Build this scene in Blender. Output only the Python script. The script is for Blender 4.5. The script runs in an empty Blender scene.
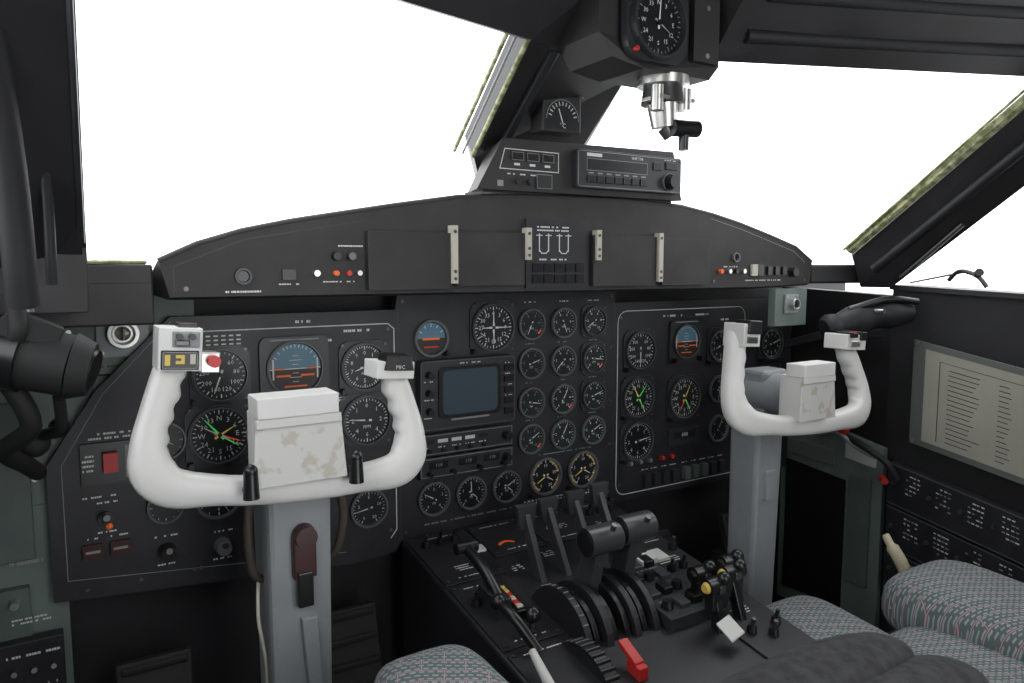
import bpy, bmesh, math, random
from mathutils import Vector, Matrix
random.seed(4)
D=bpy.data
scn=bpy.context.scene
try:
    scn.view_settings.view_transform='Standard'
except Exception: pass

# ------------------------------------------------------------ materials
def mat(name,col,rough=.5,metal=0.,noise=0.,nscale=40.,emit=0.,spec=.5,bump=0.,col2=None,coat=0.,pos=(.35,.68)):
    m=D.materials.new(name); m.use_nodes=True
    nt=m.node_tree; b=nt.nodes['Principled BSDF']
    b.inputs['Base Color'].default_value=(*col,1)
    b.inputs['Roughness'].default_value=rough
    b.inputs['Metallic'].default_value=metal
    b.inputs['Specular IOR Level'].default_value=spec
    b.inputs['Coat Weight'].default_value=coat
    if emit:
        b.inputs['Emission Color'].default_value=(*col,1)
        b.inputs['Emission Strength'].default_value=emit
    if noise or bump:
        tc=nt.nodes.new('ShaderNodeTexCoord')
        n=nt.nodes.new('ShaderNodeTexNoise'); n.inputs['Scale'].default_value=nscale; n.inputs['Detail'].default_value=6
        nt.links.new(tc.outputs['Object'],n.inputs['Vector'])
        if noise:
            r=nt.nodes.new('ShaderNodeValToRGB')
            c2=col2 or tuple(min(1,c*(1+noise)) for c in col)
            c1=tuple(c*(1-noise*.5) for c in col) if not col2 else col
            r.color_ramp.elements[0].color=(*c1,1); r.color_ramp.elements[0].position=pos[0]
            r.color_ramp.elements[1].color=(*c2,1); r.color_ramp.elements[1].position=pos[1]
            nt.links.new(n.outputs['Fac'],r.inputs['Fac']); nt.links.new(r.outputs['Color'],b.inputs['Base Color'])
        if bump:
            bp=nt.nodes.new('ShaderNodeBump'); bp.inputs['Strength'].default_value=bump; bp.inputs['Distance'].default_value=.002
            nt.links.new(n.outputs['Fac'],bp.inputs['Height']); nt.links.new(bp.outputs['Normal'],b.inputs['Normal'])
    return m
M={}
M['panel']=mat('panel_black',(.017,.017,.020),.45,noise=.35,nscale=18)
M['glare']=mat('glareshield_black',(.021,.019,.020),.58,noise=.4,nscale=12,bump=.15)
M['lining']=mat('lining_black',(.010,.010,.012),.6,noise=.5,nscale=9,bump=.2)
M['shell']=mat('shell_dark',(.017,.016,.018),.5,noise=.5,nscale=7,bump=.1)
M['bezel']=mat('bezel',(.028,.029,.032),.35)
M['lever']=mat('lever_grey',(.045,.046,.050),.3)
M['rim']=mat('bezel_rim',(.11,.115,.12),.3)
M['face']=mat('dial_face',(.007,.008,.010),.35)
M['face2']=mat('dial_face_painted_haze',(.022,.029,.029),.25)  # dial face with haze painted in as a lighter colour
M['black']=mat('black_plastic',(.010,.010,.011),.3)
M['rubber']=mat('black_rubber',(.012,.012,.013),.7)
M['white']=mat('yoke_white',(.68,.675,.66),.35,noise=.10,nscale=5)
M['scuff']=mat('scuffed_plate',(.58,.58,.56),.42,noise=.3,nscale=34,col2=(.47,.44,.38),pos=(.57,.63))
M['mark']=mat('white_marking',(.68,.69,.68),.6)
M['dim']=mat('grey_marking',(.26,.27,.27),.6)
M['column']=mat('column_grey',(.25,.27,.28),.4,noise=.12,nscale=10)
M['green']=mat('grey_green_paint',(.13,.165,.15),.5,noise=.25,nscale=10)
M['green2']=mat('grey_green_dark',(.08,.104,.095),.5,noise=.25,nscale=10)
M['metal']=mat('metal',(.55,.55,.53),.3,metal=.9)
M['dmetal']=mat('dark_metal',(.12,.12,.12),.35,metal=.8)
M['cream']=mat('latch_cream',(.50,.48,.40),.5)
M['red']=mat('red',(.50,.025,.02),.4)
M['orange']=mat('orange',(.75,.13,.02),.5,emit=.12)
M['yellow']=mat('yellow',(.68,.50,.10),.5)
M['green_n']=mat('needle_green',(.10,.75,.15),.5,emit=.25)
M['red_n']=mat('needle_red',(.85,.08,.08),.5,emit=.2)
M['yel_n']=mat('needle_yellow',(.75,.60,.15),.5,emit=.1)
M['fuel']=mat('fuel_scale',(.46,.34,.10),.6)
M['blue']=mat('sky_blue',(.09,.20,.27),.4)
M['brown']=mat('ground_brown',(.022,.016,.014),.4)
M['screen']=mat('crt_screen',(.040,.060,.075),.15,coat=.6,emit=.10)
M['paper']=mat('placard_paper',(.36,.355,.30),.6,noise=.12,nscale=5)
M['frame_grey']=mat('placard_frame',(.12,.135,.125),.5)
M['ink']=mat('ink',(.08,.075,.07),.7)
M['beige']=mat('grip_beige',(.60,.53,.38),.45)
M['seal']=mat('window_sealant',(.16,.18,.08),.6,noise=.6,nscale=70,col2=(.45,.46,.26),pos=(.42,.62))
M['sheep']=mat('grey_cloth',(.036,.036,.038),.95,noise=.5,nscale=60,bump=.6)
M['maroon']=mat('maroon',(.05,.012,.012),.35)
M['rope']=mat('cable_brown',(.05,.04,.03),.7)
M['label_white']=mat('label_plate',(.60,.60,.58),.5)
# woven seat fabric
m=D.materials.new('seat_fabric'); m.use_nodes=True; nt=m.node_tree; b=nt.nodes['Principled BSDF']
b.inputs['Roughness'].default_value=.9
tc=nt.nodes.new('ShaderNodeTexCoord')
dn=nt.nodes.new('ShaderNodeTexNoise'); dn.inputs['Scale'].default_value=22
dsub=nt.nodes.new('ShaderNodeVectorMath'); dsub.operation='SUBTRACT'; dsub.inputs[1].default_value=(.5,.5,.5)
dsc=nt.nodes.new('ShaderNodeVectorMath'); dsc.operation='SCALE'; dsc.inputs['Scale'].default_value=.008
dad=nt.nodes.new('ShaderNodeVectorMath'); dad.operation='ADD'
nt.links.new(tc.outputs['Object'],dn.inputs['Vector']); nt.links.new(dn.outputs['Color'],dsub.inputs[0]); nt.links.new(dsub.outputs[0],dsc.inputs[0])
nt.links.new(tc.outputs['Object'],dad.inputs[0]); nt.links.new(dsc.outputs[0],dad.inputs[1])
def brick(w_,h_,mo,c1,c2,c3,rot):
    mp=nt.nodes.new('ShaderNodeMapping'); mp.inputs['Rotation'].default_value=(0,0,rot)
    br=nt.nodes.new('ShaderNodeTexBrick'); br.inputs['Scale'].default_value=1.0
    br.inputs['Brick Width'].default_value=w_; br.inputs['Row Height'].default_value=h_; br.inputs['Mortar Size'].default_value=mo
    br.inputs['Color1'].default_value=(*c1,1); br.inputs['Color2'].default_value=(*c2,1); br.inputs['Mortar'].default_value=(*c3,1)
    br.inputs['Mortar Smooth'].default_value=.25
    nt.links.new(dad.outputs[0],mp.inputs['Vector']); nt.links.new(mp.outputs['Vector'],br.inputs['Vector']); return br
b1=brick(.011,.0070,.0024,(.34,.37,.37),(.26,.31,.31),(.105,.135,.135),.5)
b2=brick(.055,.021,.0009,(0,0,0),(0,0,0),(1,1,1),.5)
mx=nt.nodes.new('ShaderNodeMixRGB'); mx.inputs['Color2'].default_value=(.42,.25,.28,1)
nt.links.new(b2.outputs['Color'],mx.inputs['Fac']); nt.links.new(b1.outputs['Color'],mx.inputs['Color1'])
nt.links.new(mx.outputs['Color'],b.inputs['Base Color'])
M['fabric']=m

# ------------------------------------------------------------ text cache
_tc={}
def glyphs(s):
    if s in _tc: return _tc[s]
    c=D.curves.new('t','FONT'); c.body=s; c.size=1; c.align_x='CENTER'; c.align_y='CENTER'; c.resolution_u=1
    o=D.objects.new('t',c); scn.collection.objects.link(o)
    bpy.context.view_layer.update()
    me=o.evaluated_get(bpy.context.evaluated_depsgraph_get()).to_mesh()
    r=([tuple(v.co) for v in me.vertices],[tuple(p.vertices) for p in me.polygons])
    D.objects.remove(o); D.curves.remove(c)
    _tc[s]=r; return r

# ------------------------------------------------------------ mesh builder
class MB:
    def __init__(s): s.v=[];s.f=[];s.mi=[];s.sm=[];s.mats=[]
    def _m(s,k):
        if k not in s.mats: s.mats.append(k)
        return s.mats.index(k)
    def add(s,vs,fs,k,smooth=False):
        o=len(s.v); s.v+= [tuple(p) for p in vs]; i=s._m(k)
        for f in fs: s.f.append(tuple(a+o for a in f)); s.mi.append(i); s.sm.append(smooth)
    def slab(s,pts,vec,k):
        n=len(pts); vec=Vector(vec); a=[Vector(p) for p in pts]; b2=[p+vec for p in a]
        fs=[tuple(range(n)),tuple(range(2*n-1,n-1,-1))]+[(i,(i+1)%n,n+(i+1)%n,n+i) for i in range(n)]
        s.add(a+b2,fs,k)
    def box(s,x0,x1,y0,y1,z0,z1,k): s.slab([(x0,y0,z0),(x1,y0,z0),(x1,y0,z1),(x0,y0,z1)],(0,y1-y0,0),k)
    def prism(s,poly,y0,y1,k): s.slab([(p[0],y0,p[1]) for p in poly],(0,y1-y0,0),k)
    def cyl(s,p0,p1,r0,r1=None,k='black',n=20,caps=True):
        if r1 is None:r1=r0
        p0=Vector(p0);p1=Vector(p1);d=(p1-p0).normalized()
        a=d.orthogonal().normalized();c=d.cross(a)
        r=[[p+(a*math.cos(2*math.pi*i/n)+c*math.sin(2*math.pi*i/n))*rr for i in range(n)] for p,rr in((p0,r0),(p1,r1))]
        s.add(r[0]+r[1],[(i,(i+1)%n,n+(i+1)%n,n+i) for i in range(n)],k,True)
        if caps:
            for q in r: s.add(q,[tuple(range(n))],k)
    def disc(s,x,z,y,r,k,n=32,a0=0,a1=2*math.pi):
        if a1-a0>6.28: pts=[(x+r*math.cos(2*math.pi*i/n),y,z+r*math.sin(2*math.pi*i/n)) for i in range(n)]
        else: pts=[(x+r*math.cos(a0+(a1-a0)*i/n),y,z+r*math.sin(a0+(a1-a0)*i/n)) for i in range(n+1)]
        s.add(pts,[tuple(range(len(pts)))],k)
    def ring(s,x,z,y0,y1,r0,r1,k,n=36):
        rr=[(r1,y0),(r1,y1),(r0+.25*(r1-r0),y1),(r0,y0)]
        vs=[(x+r*math.cos(2*math.pi*i/n),y,z+r*math.sin(2*math.pi*i/n)) for r,y in rr for i in range(n)]
        fs=[(j*n+i,j*n+(i+1)%n,(j+1)*n+(i+1)%n,(j+1)*n+i) for j in range(3) for i in range(n)]
        s.add(vs,fs,k)
    def arc(s,x,z,y,r0,r1,a0,a1,k,n=16):
        a0=math.radians(a0);a1=math.radians(a1)
        vs=[(x+r*math.sin(a0+(a1-a0)*i/n),y,z+r*math.cos(a0+(a1-a0)*i/n)) for r in(r0,r1) for i in range(n+1)]
        s.add(vs,[(i,i+1,n+2+i,n+1+i) for i in range(n)],k)
    def bar(s,x,z,y,ang,r0,r1,w,k,w1=None):
        a=math.radians(ang); d=(math.sin(a),math.cos(a)); n=(math.cos(a),-math.sin(a)); w1=w if w1 is None else w1
        P=lambda r,t:(x+d[0]*r+n[0]*t,y,z+d[1]*r+n[1]*t)
        s.add([P(r0,-w/2),P(r0,w/2),P(r1,w1/2),P(r1,-w1/2)],[(0,1,2,3)],k)
    def rect(s,x0,x1,z0,z1,y,k): s.add([(x0,y,z0),(x1,y,z0),(x1,y,z1),(x0,y,z1)],[(0,1,2,3)],k)
    def text(s,t,x,z,y,size,k='mark'):
        v,f=glyphs(t); s.add([(x+a[0]*size,y,z+a[1]*size) for a in v],f,k)
    def stroke(s,pts,y,w,k,closed=False):
        n=len(pts)
        for i in range(n if closed else n-1):
            a=Vector(pts[i]);b2=Vector(pts[(i+1)%n]);d=(b2-a)
            if d.length<1e-6: continue
            d.normalize(); nn=Vector((-d.y,d.x))*w/2; a=a-d*w/2;b2=b2+d*w/2
            s.add([(p.x,y,p.y) for p in(a-nn,b2-nn,b2+nn,a+nn)],[(0,1,2,3)],k)
    def dashes(s,x,z,y,w,h,rows,k='mark',fill=.7):
        rh=h/rows
        for r in range(rows):
            cx=x-w/2
            while cx<x+w/2-.001:
                l=random.uniform(.002,.005)
                if random.random()<fill: s.rect(cx,min(cx+l*.8,x+w/2),z+h/2-(r+.75)*rh,z+h/2-(r+.3)*rh,y,k)
                cx+=l
    def tube(s,pts,rad,k,n=12,caps=True):
        pts=[Vector(p) for p in pts]; N=len(pts)
        if not hasattr(rad,'__len__'): rad=[rad]*N
        d=(pts[1]-pts[0]).normalized(); a=d.orthogonal().normalized(); vs=[]
        for i,p in enumerate(pts):
            d=(pts[min(i+1,N-1)]-pts[max(i-1,0)]).normalized()
            a=(a-d*a.dot(d)).normalized(); c=d.cross(a)
            vs+=[p+(a*math.cos(2*math.pi*j/n)+c*math.sin(2*math.pi*j/n))*rad[i] for j in range(n)]
        s.add(vs,[(i*n+j,i*n+(j+1)%n,(i+1)*n+(j+1)%n,(i+1)*n+j) for i in range(N-1) for j in range(n)],k,True)
        if caps:
            s.add(vs[:n],[tuple(range(n))],k); s.add(vs[-n:],[tuple(range(n))],k)
    def sphere(s,c,r,k,n=14):
        r=r if hasattr(r,'__len__') else (r,r,r); vs=[];h=n//2
        for i in range(h+1):
            t=math.pi*i/h
            for j in range(n):
                p=2*math.pi*j/n; vs.append((c[0]+r[0]*math.sin(t)*math.cos(p),c[1]+r[1]*math.sin(t)*math.sin(p),c[2]+r[2]*math.cos(t)))
        s.add(vs,[(i*n+j,i*n+(j+1)%n,(i+1)*n+(j+1)%n,(i+1)*n+j) for i in range(h) for j in range(n)],k,True)
    def screw(s,x,z,y,r=.003,k='dmetal'):
        s.cyl((x,y,z),(x,y-.0015,z),r,r,k,n=8)
    def obj(s,name,parent=None,bevel=0,subsurf=0):
        me=D.meshes.new(name); me.from_pydata(s.v,[],s.f)
        for k in s.mats: me.materials.append(M[k])
        for p,i,sm in zip(me.polygons,s.mi,s.sm): p.material_index=i; p.use_smooth=sm
        bm=bmesh.new(); bm.from_mesh(me); bmesh.ops.recalc_face_normals(bm,faces=bm.faces); bm.to_mesh(me); bm.free()
        o=D.objects.new(name,me); scn.collection.objects.link(o)
        if parent: o.parent=parent
        if bevel:
            md=o.modifiers.new('bevel','BEVEL'); md.width=bevel; md.segments=2; md.limit_method='ANGLE'; md.angle_limit=math.radians(50)
        return o
def empty(name):
    e=D.objects.new(name,None); scn.collection.objects.link(e); e.empty_display_size=.05; return e
def catmull(P,n=6):
    P=[Vector(p) for p in P]; out=[]
    for i in range(len(P)-1):
        p0=P[max(i-1,0)];p1=P[i];p2=P[i+1];p3=P[min(i+2,len(P)-1)]
        for j in range(n):
            t=j/n
            out.append(.5*((2*p1)+(p2-p0)*t+(2*p0-5*p1+4*p2-p3)*t*t+(3*p1-p0-3*p2+p3)*t**3))
    out.append(P[-1]); return out
def rr(x0,x1,z0,z1,r=.02,n=4):
    P=[]
    for cx_,cz,a in((x1-r,z1-r,0),(x0+r,z1-r,90),(x0+r,z0+r,180),(x1-r,z0+r,270)):
        for i in range(n+1):
            t=math.radians(a+90*i/n); P.append((cx_+r*math.cos(t),cz+r*math.sin(t)))
    return P

# ------------------------------------------------------------ SHELL (metres, z up, y forward, x right; y=0 is a metre aft of yokes)
b=MB(); b.box(-1.15,1.25,-1.2,1.75,-.05,0,'lining'); b.obj('floor')
b=MB(); b.box(-1.15,1.2,1.36,1.42,0,1.08,'lining'); b.obj('wall_front')
b=MB(); b.box(-1.10,-.62,-1.26,-1.2,0,1.7,'shell'); b.box(.45,1.2,-1.26,-1.2,0,1.7,'shell'); b.box(-.62,.45,-1.26,-1.2,1.58,1.7,'shell'); b.obj('wall_rear')
b=MB(); pl=[(.92,1.36),(.93,1.05),(.985,.78),(1.08,.30),(1.12,-1.2)]
for (x0,y0),(x1,y1) in zip(pl,pl[1:]): b.slab([(x0,y0,0),(x1,y1,0),(x1,y1,1.03),(x0,y0,1.045)],(.06,.02,0),'lining')
b.slab([(1.09,.1,1.0),(1.12,-1.2,1.0),(1.0,-1.2,1.65),(.98,.1,1.65)],(.06,0,0),'lining')
b.obj('wall_right')
b=MB()
for (x0,y0),(x1,y1) in zip(pl[1:],pl[2:]): b.slab([(x0-.015,y0,1.045),(x1-.015,y1,1.03),(x1+.08,y1,1.03),(x0+.08,y0,1.045)],(0,0,.012),'shell')
b.obj('trim_1')
b=MB(); b.box(-1.10,-1.03,-1.2,1.36,0,1.04,'lining'); b.box(-1.10,-1.03,-1.2,-.2,1.04,1.65,'lining'); b.obj('wall_left')
# ceiling
b=MB()
edge=[(-1.0,.66,1.47),(-.775,.74,1.45),(-.41,.898,1.43),(-.185,.948,1.43),(.02,1.02,1.43),(.09,1.06,1.43),(.124,.89,1.43),(.79,.69,1.449),(.95,.60,1.47)]
rise=[(x,y-.16,1.62) for x,y,z in edge]; rise[4]=(.02,.80,1.62); rise[5]=(.09,.78,1.62); rise[6]=(.13,.74,1.62)
for i in range(len(edge)-1):
    b.slab([edge[i],edge[i+1],rise[i+1],rise[i]],(0,.03,.03),'shell')
    e0,e1=edge[i],edge[i+1]
    b.slab([e0,e1,(e1[0],e1[1]+.03,e1[2]+.06),(e0[0],e0[1]+.03,e0[2]+.06)],(0,.03,.01),'shell')
for i in range(len(edge)-1):
    r0,r1=rise[i],rise[i+1]
    b.slab([r0,r1,(r1[0],-1.2,1.68),(r0[0],-1.2,1.68)],(0,0,.03),'shell')
b.obj('ceiling')
b=MB()
for k,(dy,z) in enumerate([(-.035,1.475),(-.08,1.525),(-.125,1.575)]):
    b.tube([(.16,.885+dy,z-.01),(.45,.80+dy,z),(.79,.69+dy,z+.01),(.95,.61+dy,z+.02)],.011,'lining')
b.obj('trim_2')
# ---- windshield posts
def post(name,pts,vec,extra=None):
    b=MB(); b.slab(pts,vec,'shell')
    if extra: extra(b)
    return b.obj(name,bevel=.006)
def cx(b):
    b.tube([(-.135,1.215,1.30),(-.190,.948,1.43)],.0045,'seal',n=6)
    b.tube([(-.150,1.225,1.305),(-.205,.955,1.437)],.0025,'column',n=6)
    b.tube([(-.162,1.235,1.31),(-.215,.965,1.44)],.004,'seal',n=6)
    b.slab([(-.095,1.20,1.315),(-.14,.965,1.428),(-.125,.965,1.428),(-.08,1.20,1.315)],(0,-.006,-.006),'bezel')
post('window_post_center',[(-.03,1.34,1.20),(-.13,1.22,1.298),(-.185,.948,1.43),(.09,1.06,1.43),(.12,1.20,1.347),(.12,1.34,1.24)],(0,.035,.045),cx)
def rx(b):
    b.slab([(.815,1.085,1.128),(.786,.69,1.422),(.776,.695,1.427),(.805,1.09,1.133)],(0,.010,.010),'seal')
    b.tube([(.803,1.10,1.140),(.768,.705,1.437)],.0035,'seal',n=6)
    b.tube([(.85,1.05,1.095),(.825,.715,1.345),(.81,.55,1.47)],.012,'lining')
    b.tube([(.875,1.0,1.075),(.86,.86,1.19)],.005,'dmetal')
post('window_post_right',[(.82,1.09,1.126),(.79,.70,1.417),(.778,.50,1.565),(.845,.42,1.52),(.87,.737,1.27),(.89,1.03,1.05),(.86,1.09,1.05)],(.04,.03,.02),rx)
def lx(b):
    b.tube(catmull([(-.828,.95,1.06),(-.832,.9,1.2),(-.845,.8,1.35),(-.86,.65,1.5)],5),.016,'lining')
    b.tube(catmull([(-.80,1.03,1.08),(-.80,.98,1.2),(-.806,.85,1.33),(-.81,.70,1.47)],5),.006,'bezel')
    b.slab([(-.762,1.08,1.135),(-.777,.70,1.425),(-.783,.70,1.43),(-.770,1.08,1.14)],(0,-.01,-.01),'bezel')
post('window_post_left',[(-.76,1.09,1.04),(-.76,1.09,1.126),(-.775,.70,1.417),(-.782,.50,1.565),(-1.05,.50,1.565),(-1.05,.70,1.417),(-1.05,1.09,1.04)],(0,.04,.03),lx)
b=MB(); b.box(-1.05,-.68,1.14,1.355,1.075,1.103,'shell'); b.box(-1.05,-.68,1.14,1.18,1.02,1.08,'shell')
b.slab([(-.765,1.14,1.103),(-.685,1.15,1.103),(-.685,1.15,1.109),(-.765,1.14,1.109)],(0,.01,0),'seal'); b.obj('window_sill_left',bevel=.005)
b=MB(); b.slab([(.735,1.135,1.06),(.90,1.09,1.06),(.90,1.355,1.06),(.735,1.355,1.06)],(0,0,.045),'shell'); b.obj('window_sill_right',bevel=.005)

# grey-green structure
b=MB()
b.box(-1.02,-.60,1.322,1.355,.74,1.06,'green'); b.box(-1.02,-.80,1.322,1.355,0,.74,'green')
b.box(-1.03,-.84,1.31,1.322,.66,.90,'green2'); b.box(-1.03,-.85,1.305,1.322,.38,.62,'green2')
for x,z in((-.845,.92),(-.845,.66),(-.70,1.05),(-.78,1.0),(-.835,.78)): b.screw(x,z,1.321,.004,'metal')
b.box(-.95,-.81,1.285,1.31,.44,.545,'panel')
for i in range(4):
    b.cyl((-.90+i*.025,1.285,.50),(-.90+i*.025,1.27,.505),.005,.004,'dmetal',n=10)
    b.dashes(-.90+i*.025,.525,1.2845,.018,.008,1); b.dashes(-.90+i*.025,.475,1.2845,.018,.008,1)
b.rect(-.90,-.815,.458,.466,1.2845,'dim')
b.dashes(-.855,.66,1.3045,.05,.012,1,'dim'); b.dashes(-.85,.57,1.3045,.05,.012,2)
b.cyl((-.87,1.31,.60),(-.87,1.29,.60),.008,.006,'metal',n=10)
b.dashes(-.74,.945,1.321,.07,.008,1,'ink')
b.box(-.80,-.665,1.3195,1.322,.93,.933,'black')
b.obj('side_structure_panel_left',bevel=.003)
b=MB()
b.slab([(.90,1.33,.18),(.90,1.035,.18),(.90,1.035,.66),(.90,1.33,.72)],(.018,0,0),'green')
b.slab([(.895,1.31,.22),(.895,1.13,.22),(.895,1.13,.56),(.895,1.31,.58)],(.004,0,0),'black')
b.slab([(.888,1.32,.60),(.888,1.16,.59),(.888,1.16,.63),(.888,1.32,.64)],(.01,0,0),'frame_grey')
b.slab([(.888,1.13,.62),(.888,1.05,.61),(.888,1.05,.65),(.888,1.13,.66)],(.01,0,0),'label_white')
b.slab([(.89,1.12,.30),(.89,1.06,.30),(.89,1.06,.58),(.89,1.12,.58)],(.008,0,0),'green2')
b.tube(catmull([(.87,1.12,.68),(.85,1.05,.665),(.855,1.0,.64),(.87,.98,.60)],5),.008,'lining')
b.tube(catmull([(.88,1.2,.67),(.86,1.14,.69),(.86,1.08,.66),(.88,1.04,.64)],5),.006,'column')
b.sphere((.86,1.12,.700),(.010,.018,.018),'red')
b.cyl((.89,1.03,.59),(.87,1.01,.59),.010,.008,'red',n=12)
b.obj('side_structure_panel_right',bevel=.002)

# ------------------------------------------------------------ INSTRUMENT PANEL
PY=1.30
IP=empty('instrument_panel')
b=MB()
b.prism([(-.64,1.02),(-.255,1.02),(-.25,1.05),(.27,1.05),(.27,1.02),(.885,1.02),(.885,.56),(.27,.56),(.27,.575),(-.25,.575),(-.26,.555),(-.35,.55),(-.82,.59),(-.82,.80),(-.75,.91)],PY,PY+.02,'panel')
y=PY-.0006
b.stroke([(-.60,.995),(-.27,.995),(-.258,.985),(-.258,.60),(-.27,.585)],y,.0018,'mark')
b.stroke([(-.655,.90),(-.655,.935),(-.60,.995)],y,.0018,'dim')
b.stroke(rr(.283,.70,.575,1.0,.025),y,.0018,'mark',True)
b.stroke([(-.64,1.012),(-.74,.905),(-.80,.80),(-.80,.62),(-.36,.575)],y,.001,'dim')
b.stroke([(-.2495,1.045),(-.2495,.58)],y,.0025,'bezel'); b.stroke([(.272,1.045),(.272,.58)],y,.0025,'bezel')
b.stroke([(-.60,.865),(-.275,.865)],y,.0014,'mark')
for i in range(6):
    for j in range(3): b.rect(-.60+i*.012,-.593+i*.012,.985-j*.007,.9875-j*.007,y-.0001,'mark')
for x,z,w in((-.33,.985,.05),(-.43,1.005,.03),(-.56,.87,.05),(-.46,.87,.05),(-.38,.872,.04),(.45,.985,.06),(.55,.985,.05),(.62,.97,.04),(-.39,.97,.03),(-.37,.86,.04)): b.dashes(x,z,y,w,.010,1)
for x in(.047,.129,.212):
    b.dashes(x,1.027,y,.03,.005,1)
    for z in(.94,.858,.778): b.dashes(x,z,y,.022,.004,1,'dim')
b.dashes(.13,.60,y,.20,.012,2); b.dashes(-.10,.597,y,.2,.006,1,'dim'); b.dashes(.14,.700,y,.14,.005,1,'dim')
for x in(-.24,.262):
    for z in(1.035,.92,.80,.70,.59): b.screw(x,z,y,.0035)
for x in(-.61,-.27,.292,.69):
    for z in(.985,.60): b.screw(x,z,y,.0035)
b.box(-.775,-.69,PY-.006,PY,.765,.83,'black'); b.box(-.745,-.725,PY-.018,PY-.006,.785,.815,'red')
b.dashes(-.733,.84,PY-.0008,.06,.014,2); b.dashes(-.765,.80,PY-.0066,.016,.03,4); b.rect(-.714,-.708,.772,.824,PY-.0068,'dim')
for x,z in((-.745,.71),(-.66,.64),(-.575,.632)):
    b.cyl((x,PY,z),(x,PY-.006,z),.011,.011,'bezel',n=14); b.cyl((x,PY-.006,z),(x,PY-.03,z+.008),.004,.005,'dmetal' if x<-.7 else 'black',n=10)
    b.dashes(x,z+.025,y,.035,.006,1)
    b.dashes(x,z-.022,y,.03,.006,1)
b.sphere((-.742,PY-.03,.705),.005,'orange')
b.cyl((-.575,PY,.632),(-.575,PY-.022,.632),.014,.012,'metal',n=16)
b.cyl((-.66,PY,.64),(-.66,PY-.022,.64),.014,.012,'black',n=16)
for x in(-.765,-.727):
    b.box(x-.014,x+.014,PY-.008,PY,.650,.672,'maroon'); b.dashes(x,.68,y,.025,.006,1); b.rect(x-.01,x+.01,.659,.663,PY-.0084,'dim')
for x in(-.775,-.70,-.62,-.5,-.42,-.40): b.screw(x,.60,y,.003)
b.dashes(-.75,.745,y,.05,.006,1)
for i,x in enumerate((.37,.40,.43,.46,.50,.53,.56,.59,.62)):
    b.box(x-.009,x+.009,PY-.014,PY,.585,.615,'green2' if 3<i<7 else 'bezel'); b.dashes(x,.625,y,.02,.005,1)
for x in(.32,.35,.38,.42,.45): b.cyl((x,PY,.645),(x,PY-.012,.648),.005,.005,'metal' if x<.4 else 'red',n=10)
b.obj('panel_board',IP)

def gauge(name,x,z,r,nt=12,maj=3,span=(0,360),nums=None,needles=((40,.75,'mark'),),box=False,face='face',lab=None,arcs=(),Y=None,parent=None,tk='mark'):
    Y=PY if Y is None else Y
    b=MB()
    if box:
        q=r*1.2; c=r*.35
        b.prism([(x-q,z-q+c),(x-q+c,z-q),(x+q-c,z-q),(x+q,z-q+c),(x+q,z+q-c),(x+q-c,z+q),(x-q+c,z+q),(x-q,z+q-c)],Y,Y-.004,'bezel')
        for sx in(-1,1):
            for sz in(-1,1): b.screw(x+sx*r*1.02,z+sz*r*1.02,Y-.004,.0028)
    b.ring(x,z,Y-.0045,Y-.010,r,r*1.14,'rim' if not box else 'bezel')
    b.cyl((x,Y,z),(x,Y-.0045,z),r*1.14,r*1.14,'bezel',n=36)
    b.ring(x,z,Y-.0095,Y-.0112,r*1.02,r*1.06,'rim')
    yf=Y-.0052
    b.disc(x,z,yf,r*1.0,face)
    a0,a1=span
    for i in range(nt+(0 if a1-a0>=360 else 1)):
        a=a0+(a1-a0)*i/nt
        mj=(i%maj==0)
        b.bar(x,z,yf-.0003,a,r*(.80 if mj else .87),r*.96,r*(.045 if mj else .028),tk)
    if nums:
        for i,s_ in enumerate(nums):
            a=math.radians(a0+(a1-a0)*i/(len(nums) if a1-a0>=360 else len(nums)-1))
            b.text(s_,x+math.sin(a)*r*.64,z+math.cos(a)*r*.64,yf-.0003,r*.27,tk)
    for aa0,aa1,k in arcs: b.arc(x,z,yf-.0002,r*.86,r*.97,aa0,aa1,k)
    if lab: b.text(lab,x,z-r*.30,yf-.0003,r*.2,'mark')
    for i,(a,l,k) in enumerate(needles):
        b.bar(x,z,yf-.0012-.0004*i,a,-r*.22,r*l,r*.10,k,r*.03)
    b.cyl((x,yf,z),(x,yf-.003,z),r*.10,r*.08,'bezel',n=12)
    if r>.035: b.cyl((x-r*1.05,Y,z-r*1.05),(x-r*1.05,Y-.016,z-r*1.05),.006,.005,'black',n=12)
    return b.obj(name,parent or IP)

N10=[str(i) for i in range(10)]
N12=['N','3','6','E','12','15','S','21','24','W','30','33']
gauge('airspeed_indicator',-.568,.922,.040,30,3,nums=['','60','80','100','120','160','200','250','300'],needles=((200,.8,'mark'),),box=True)
gauge('altimeter',-.318,.918,.040,50,5,nums=N10,needles=((75,.85,'mark'),(250,.5,'mark')),box=True,lab='ALT')
gauge('radio_magnetic_indicator',-.573,.822,.044,36,3,nums=N12,needles=((125,.82,'green_n'),(320,.82,'green_n'),(112,.8,'red_n'),(300,.6,'mark'),(60,.6,'yel_n')),box=True)
gauge('vertical_speed_indicator',-.316,.819,.042,40,5,(0,360),nums=['0','1','2','4','6','4','2','1'],needles=((275,.8,'mark'),),box=True,lab='FPM')
gauge('clock',-.656,.822,.027,12,3,needles=((10,.7,'mark'),(120,.5,'mark')))
gauge('radio_altimeter',-.315,.652,.032,24,4,(-150,150),nums=['0','2','5','10','20'],needles=((-100,.8,'mark'),))
gauge('clock.001',-.579,.718,.033,12,3,nums=['12','3','6','9'],needles=((60,.6,'mark'),(150,.8,'mark')))
gauge('heading_indicator',-.445,.81,.046,36,3,nums=N12,needles=((20,.8,'yel_n'),),box=True)
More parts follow.
